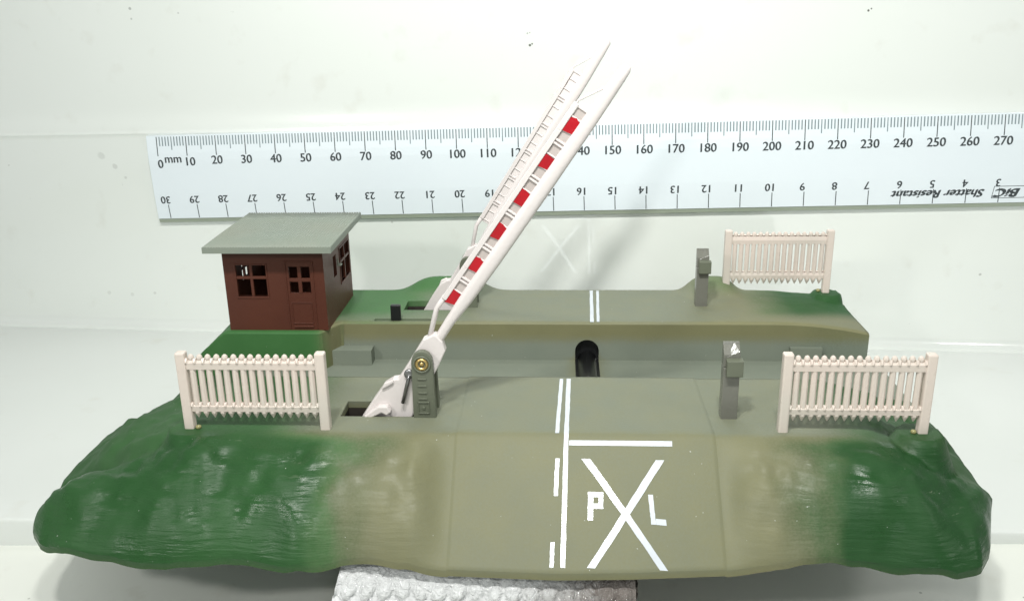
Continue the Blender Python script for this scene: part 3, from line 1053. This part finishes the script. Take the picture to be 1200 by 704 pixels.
# corrugated roof sheet: ridges run front to back
mb = MB()
RX0, RX1 = -15.0, 15.3
n = 46
prof_ = []
for i in range(n * 6 + 1):
    x = RX0 + (RX1 - RX0) * i / (n * 6)
    prof_.append((x, 0.26 * abs(math.sin(math.pi * i / 6)) + 0))
vs, fs = [], []
ys = [(-HY - 4.2, 21.75), (-HY + 6, 22.0), (0, 22.1), (HY - 4, 22.2), (HY + 2.2, 22.25)]
for y, z in ys:
    for x, h in prof_: vs.append((x, y, z + h))
m_ = len(prof_)
for j in range(len(ys) - 1):
    for i in range(m_ - 1): fs.append((j * m_ + i, j * m_ + i + 1, (j + 1) * m_ + i + 1, (j + 1) * m_ + i))
mb.add(vs, fs, 0, True)
nb_ = len(mb.v)
for y, z in (ys[0], ys[-1]):
    for x, h in prof_: mb.v.append((x, y, z - 1.35))
for i in range(m_ - 1):
    mb.f.append([i, i + 1, nb_ + i + 1, nb_ + i]); mb.m.append(0); mb.sm.append(False)
    k = (len(ys) - 1) * m_
    mb.f.append([k + i, k + i + 1, nb_ + m_ + i + 1, nb_ + m_ + i]); mb.m.append(0); mb.sm.append(False)
mb.f.append([nb_, nb_ + m_ - 1, nb_ + 2 * m_ - 1, nb_ + m_]); mb.m.append(0); mb.sm.append(False)
mb.f.append([0, m_, 2 * m_, 3 * m_, 4 * m_, nb_ + m_, nb_]); mb.m.append(0); mb.sm.append(False)
e_ = m_ - 1
mb.f.append([e_, nb_ + e_, nb_ + m_ + e_, 4 * m_ + e_, 3 * m_ + e_, 2 * m_ + e_, m_ + e_]); mb.m.append(0); mb.sm.append(False)
mb.build('roof', M_ROOF, hut)

# ------------------------------------------------------------------ ruler leaning on the panel
MM = 0.951                 # drawing units per printed millimetre
ruler = bpy.data.objects.new('ruler', None); COL.objects.link(ruler)
TILT = math.radians(1.12)
ruler.location = W(wallp(-114.0, 0.95, 8.6))
ruler.rotation_euler = (0, -TILT, -YAW)
tag(ruler, 'long pale plastic ruler with millimetre and centimetre scales standing against the white wall', 'ruler')
RL, RH = 309 * MM, 27.8
mb = MB()
# cross-section: thick middle, thinner bevelled edges; the lower edge has a thick lip
sec = [(0.9, 0.0), (-0.55, 0.0), (-0.75, 1.25), (-1.0, 1.35), (-1.25, 6.6), (-1.35, 9.5), (-1.35, 20.0), (-1.2, 22.5), (-.55, RH - .1), (-.4, RH), (0.9, RH)]
pts = [(0, y, z) for y, z in sec]
mb.prism(pts, (RL, 0, 0))
for i, p in enumerate(mb.f):
    if len(p) == 4 and i - 2 in (1,): mb.m[i] = 1
mb.build('blade', [M_RULER, M_EDGE], ruler)


def front_y(z):
    S = [(-1.0, 1.35), (-1.25, 6.6), (-1.35, 9.5), (-1.35, 20.0), (-1.2, 22.5), (-.55, RH - .1)]
    for (ya, za), (yb, zb_) in zip(S, S[1:]):
        if za <= z <= zb_: return ya + (yb - ya) * (z - za) / (zb_ - za) - .03
    return -1.4


def stroke(mb, x, z0, z1, w, lean=0.0):
    zs_ = sorted({z0, z1} | {z for z in (6.6, 9.5, 20.0, 22.5) if z0 < z < z1})
    vs = []
    for z in zs_:
        xx = x + lean * (z - z0)
        vs += [(xx - w / 2, front_y(z), z), (xx + w / 2, front_y(z), z)]
    mb.add(vs, [(2 * i, 2 * i + 1, 2 * i + 3, 2 * i + 2) for i in range(len(zs_) - 1)])


OFF = 3.1 * MM + .3
mt, ml = MB(), MB()
for i in range(0, 301):
    x = OFF + i * MM
    top = RH - .35
    if i % 10 == 0: stroke(ml, x, RH - 6.3, top, .28)
    elif i % 5 == 0: stroke(mt, x, RH - 4.4, top, .30)
    else: stroke(mt, x, RH - 3.2, top, .36)
for n_ in range(0, 31):
    stroke(ml, OFF + (300 - 10 * n_) * MM + .9, 1.5, 5.9, .26, -0.02)
mt.build('fine_graduation', M_TICK, ruler)
ml.build('main_graduation', M_INK, ruler)


def text_mesh(body, size, x, z, flip=False, shear=0.0, off=0.0, align='CENTER', sx=1.0, bold=0.0):
    cu = bpy.data.curves.new('t', 'FONT'); cu.body = body; cu.size = size * K
    cu.align_x = align; cu.align_y = 'CENTER'; cu.shear = shear; cu.offset = off * K; cu.resolution_u = 3
    ob = bpy.data.objects.new('t', cu); COL.objects.link(ob)
    dg = bpy.context.evaluated_depsgraph_get(); dg.update()
    me = bpy.data.meshes.new_from_object(ob.evaluated_get(dg))
    vs, fs = [], []
    # heavier strokes: the glyphs printed three times a hair apart, each on its own level
    for k, (dx, dy) in enumerate(((0, 0), (bold, bold * .5), (-bold, -bold * .5)) if bold else ((0, 0),)):
        n0 = len(vs)
        for v in me.vertices:
            a, b = v.co.x / K * sx + dx, v.co.y / K + dy
            if flip: a, b = -a, -b
            vs.append((x + a, front_y(z + b) - .01 - .004 * k, z + b))
        fs += [[n0 + i for i in p.vertices] for p in me.polygons]
    bpy.data.objects.remove(ob); bpy.data.curves.remove(cu); bpy.data.meshes.remove(me)
    return vs, fs


mb = MB()
for i in range(0, 31):
    if i == 0: vs, fs = text_mesh('0', 3.7, OFF + .5, RH - 8.9, off=.0, bold=.09)
    elif i == 1: vs, fs = text_mesh('10', 3.7, OFF + 10 * MM + .6, RH - 8.3, off=.0, bold=.09)
    else: vs, fs = text_mesh(str(i * 10), 3.7, OFF + i * 10 * MM, RH - 7.95, off=.0, bold=.09)
    mb.add(vs, fs)
vs, fs = text_mesh('mm', 3.7, OFF + 5.0 * MM, RH - 7.3, off=.0, bold=.09); mb.add(vs, fs)
for n_ in range(1, 31):
    vs, fs = text_mesh(str(n_), 3.3, OFF + (300 - 10 * n_) * MM + .2, 7.6, flip=True, bold=.08); mb.add(vs, fs)
mb.build('numerals', M_INK, ruler)
mb = MB()
vs, fs = text_mesh('Shatter Resistant', 3.3, OFF + 252.4 * MM, 4.55, flip=True, shear=.25, bold=.17, sx=1.18); mb.add(vs, fs)
vs, fs = text_mesh('BiC', 3.5, OFF + 273.6 * MM, 4.5, flip=True, shear=.3, bold=.26, sx=1.35); mb.add(vs, fs)
# thin frame round the maker's mark
xa, xb, za, zb2 = OFF + 268.7 * MM, OFF + 278.6 * MM, 2.75, 6.3
for q in ((xa, xb, za, za + .16), (xa + .4, xb + .4, zb2, zb2 + .16)):
    mb.add([(q[0], front_y(q[2]) - .01, q[2]), (q[1], front_y(q[2]) - .01, q[2]), (q[1], front_y(q[3]) - .01, q[3]), (q[0], front_y(q[3]) - .01, q[3])], [(0, 1, 2, 3)])
for x in (xa, xb):
    mb.add([(x, front_y(za) - .01, za), (x + .16, front_y(za) - .01, za), (x + .56, front_y(zb2) - .01, zb2), (x + .4, front_y(zb2) - .01, zb2)], [(0, 1, 2, 3)])
mb.build('lettering', M_INK, ruler)

# ------------------------------------------------------------------ bubble wrap under the base
m, nt, N, L, B = new_mat('bubble_wrap_film')
tc = N.new('ShaderNodeTexCoord')
n1 = N.new('ShaderNodeTexNoise'); n1.inputs['Scale'].default_value = 800; n1.inputs['Detail'].default_value = 7; n1.inputs['Distortion'].default_value = 1.5
L.new(tc.outputs['Object'], n1.inputs['Vector'])
b = N.new('ShaderNodeBump'); b.inputs['Strength'].default_value = 1.0; b.inputs['Distance'].default_value = 0.8 * K
L.new(n1.outputs['Fac'], b.inputs['Height']); L.new(b.outputs['Normal'], B.inputs['Normal'])
sx_ = N.new('ShaderNodeSeparateXYZ'); L.new(tc.outputs['Object'], sx_.inputs[0])
wm = N.new('ShaderNodeMath'); wm.operation = 'MULTIPLY_ADD'; L.new(n1.outputs['Fac'], wm.inputs[0]); wm.inputs[1].default_value = 14 * K; L.new(sx_.outputs['X'], wm.inputs[2])
wr_ = N.new('ShaderNodeMapRange'); wr_.inputs['From Min'].default_value = -4 * K; wr_.inputs['From Max'].default_value = 11 * K; wr_.inputs['To Max'].default_value = .85
L.new(wm.outputs[0], wr_.inputs['Value'])
wc = N.new('ShaderNodeMix'); wc.data_type = 'RGBA'; L.new(wr_.outputs['Result'], wc.inputs['Factor'])
wc.inputs['A'].default_value = (0.74, 0.75, 0.75, 1); wc.inputs['B'].default_value = (0.11, 0.08, 0.062, 1)   # dark brown tint towards the right end
L.new(wc.outputs['Result'], B.inputs['Base Color']); B.inputs['Roughness'].default_value = 0.06
B.inputs['Transmission Weight'].default_value = 0.12; B.inputs['IOR'].default_value = 1.4
M_WRAP = m
bm = bmesh.new()
NU, NV, NZ = 96, 60, 14
x0, x1, y0, y1, z0, z1 = -41.0, 9.5, -58.3, 48.0, -34.3, -16.9


def wrap_pt(a, b_, c):
    """a, b_ across, c 0..1 up; rounded block with bubbles and creases"""
    u = x0 + (x1 - x0) * a; v = y0 + (y1 - y0) * b_; z = z0 + (z1 - z0) * c
    return u, v, z


def addgrid(n1_, n2_, fn):
    g = [[bm.verts.new(fn(i / n1_, j / n2_)) for j in range(n2_ + 1)] for i in range(n1_ + 1)]
    for i in range(n1_):
        for j in range(n2_):
            f = bm.faces.new((g[i][j], g[i + 1][j], g[i + 1][j + 1], g[i][j + 1])); f.smooth = True


def bub(a, b_):
    p = 3.1
    r = int(math.floor(b_ / (p * .87)))
    aa = a + (p / 2 if r % 2 else 0)
    dx = (aa / p - math.floor(aa / p) - .5) * p; dy = (b_ / (p * .87) - r - .5) * p * .87
    d = math.hypot(dx, dy) / 1.35
    return math.sqrt(max(0, 1 - d * d))


def face_front(s, t):
    u, v, z = wrap_pt(s, 0, t)
    h = 1.15 * bub(u, z) + .7 * mnoise.fractal(Vector((u / 7, z / 5, 1.3)), 1, 2, 4)
    e = 1 - (2 * abs(t - .5)) ** 6
    return Vector((u - 4 * (1 - t) * (1 - s) + .3 * mnoise.noise(Vector((u, z, 3))), v - h * e + (1 - e) * 1.5 - 9.0 * (1 - t) ** .7, z)) * K


def side(a_):
    def f(s, t):
        u, v, z = wrap_pt(a_, s, t)
        h = 0.7 * bub(v, z) + .9 * mnoise.fractal(Vector((v / 7, z / 5, 7.3 + a_)), 1, 2, 4)
        e = 1 - (2 * abs(t - .5)) ** 6
        lift = 4.3 * smooth(v, -26, -24)
        zz = z0 + lift + (z1 - z0 - lift) * t
        return Vector((u + (h * e) * (1 if a_ else -1), v, zz)) * K
    return f


addgrid(NU * 2, 28, face_front); addgrid(120, 20, side(0.0)); addgrid(120, 20, side(1.0))
addgrid(40, 60, lambda s, t: Vector((x0 + (x1 - x0) * s, y0 + 1.0 + (y1 - y0 - 1) * t, z1 - .25)) * K)
bmesh.ops.recalc_face_normals(bm, faces=bm.faces)
me = bpy.data.meshes.new('bubble_wrap'); bm.to_mesh(me); bm.free(); me.materials.append(M_WRAP)
wr = bpy.data.objects.new('bubble_wrap', me); COL.objects.link(wr)
wr.location = W(wor(0, 0, 0)); wr.rotation_euler = (0, 0, -TH)
tag(wr, 'crumpled clear bubble wrap wad sparkling under the front of the road ramp', 'bubble wrap')

# ------------------------------------------------------------------ light
def area(name, loc, target, power, size, col=(1, 1, 1), size_y=None, spread=None):
    l = bpy.data.lights.new(name, 'AREA'); l.energy = power; l.size = size * K; l.color = col
    if spread: l.spread = math.radians(spread)
    if size_y: l.shape = 'RECTANGLE'; l.size_y = size_y * K
    else: l.shape = 'DISK'
    o = bpy.data.objects.new(name, l); COL.objects.link(o)
    p = Vector(loc) + Vector((0, 0, ZO)); t = Vector(target) + Vector((0, 0, ZO))
    o.location = p * K
    o.rotation_euler = (t - p).to_track_quat('-Z', 'Y').to_euler()
    return o


area('desk_lamp', (-42, 30, 258), (35, 262, 30), 0.225, 24, (1.0, 1.0, 0.965), spread=110)
area('second_bulb', (16, 30, 258), (45, 262, 30), 0.18, 24, (1.0, 1.0, 0.965), spread=110)
area('side_lamp', (270, 10, 190), (40, 190, 0), 0.11, 40, (1.0, 0.98, 0.95))
area('left_lamp', (-165, -20, 140), (0, 190, 0), 0.18, 20, (1.0, 0.99, 0.96))
area('front_fill', (40, -140, 128), (20, 200, -20), 0.09, 60, (0.97, 1.0, 1.0))  # added fill from behind the camera, not a lamp of the place
area('overhead_glint_light', (8, 290, 320), (12, 215, 0), 0.17, 52, (1.0, 1.0, 0.97))  # added above the panel so the rear cross glints in its gloss
w = bpy.data.worlds.new('World'); sc.world = w; w.use_nodes = True
bg = w.node_tree.nodes['Background']; bg.inputs['Color'].default_value = (0.93, 1.0, 0.98, 1); bg.inputs['Strength'].default_value = 0.32

# ------------------------------------------------------------------ camera
P_, R_ = math.radians(18.5), math.radians(1.0)
fw = Vector((0, math.cos(P_), -math.sin(P_))); rt0 = Vector((1, 0, 0)); up0 = rt0.cross(fw)
rt = rt0 * math.cos(R_) - up0 * math.sin(R_); up = rt.cross(fw)
cam = bpy.data.cameras.new('camera'); co = bpy.data.objects.new('camera', cam); COL.objects.link(co)
mtx = Matrix((rt, up, -fw)).transposed().to_4x4(); mtx.translation = W((0, 0, 75 + ZO))
co.matrix_world = mtx
cam.sensor_width = 36; cam.lens = 31.5; cam.clip_start = 0.005; cam.clip_end = 20
sc.camera = co
sc.view_settings.view_transform = 'Standard'; sc.view_settings.look = 'None'
sc.view_settings.exposure = 0.22; sc.view_settings.gamma = 1
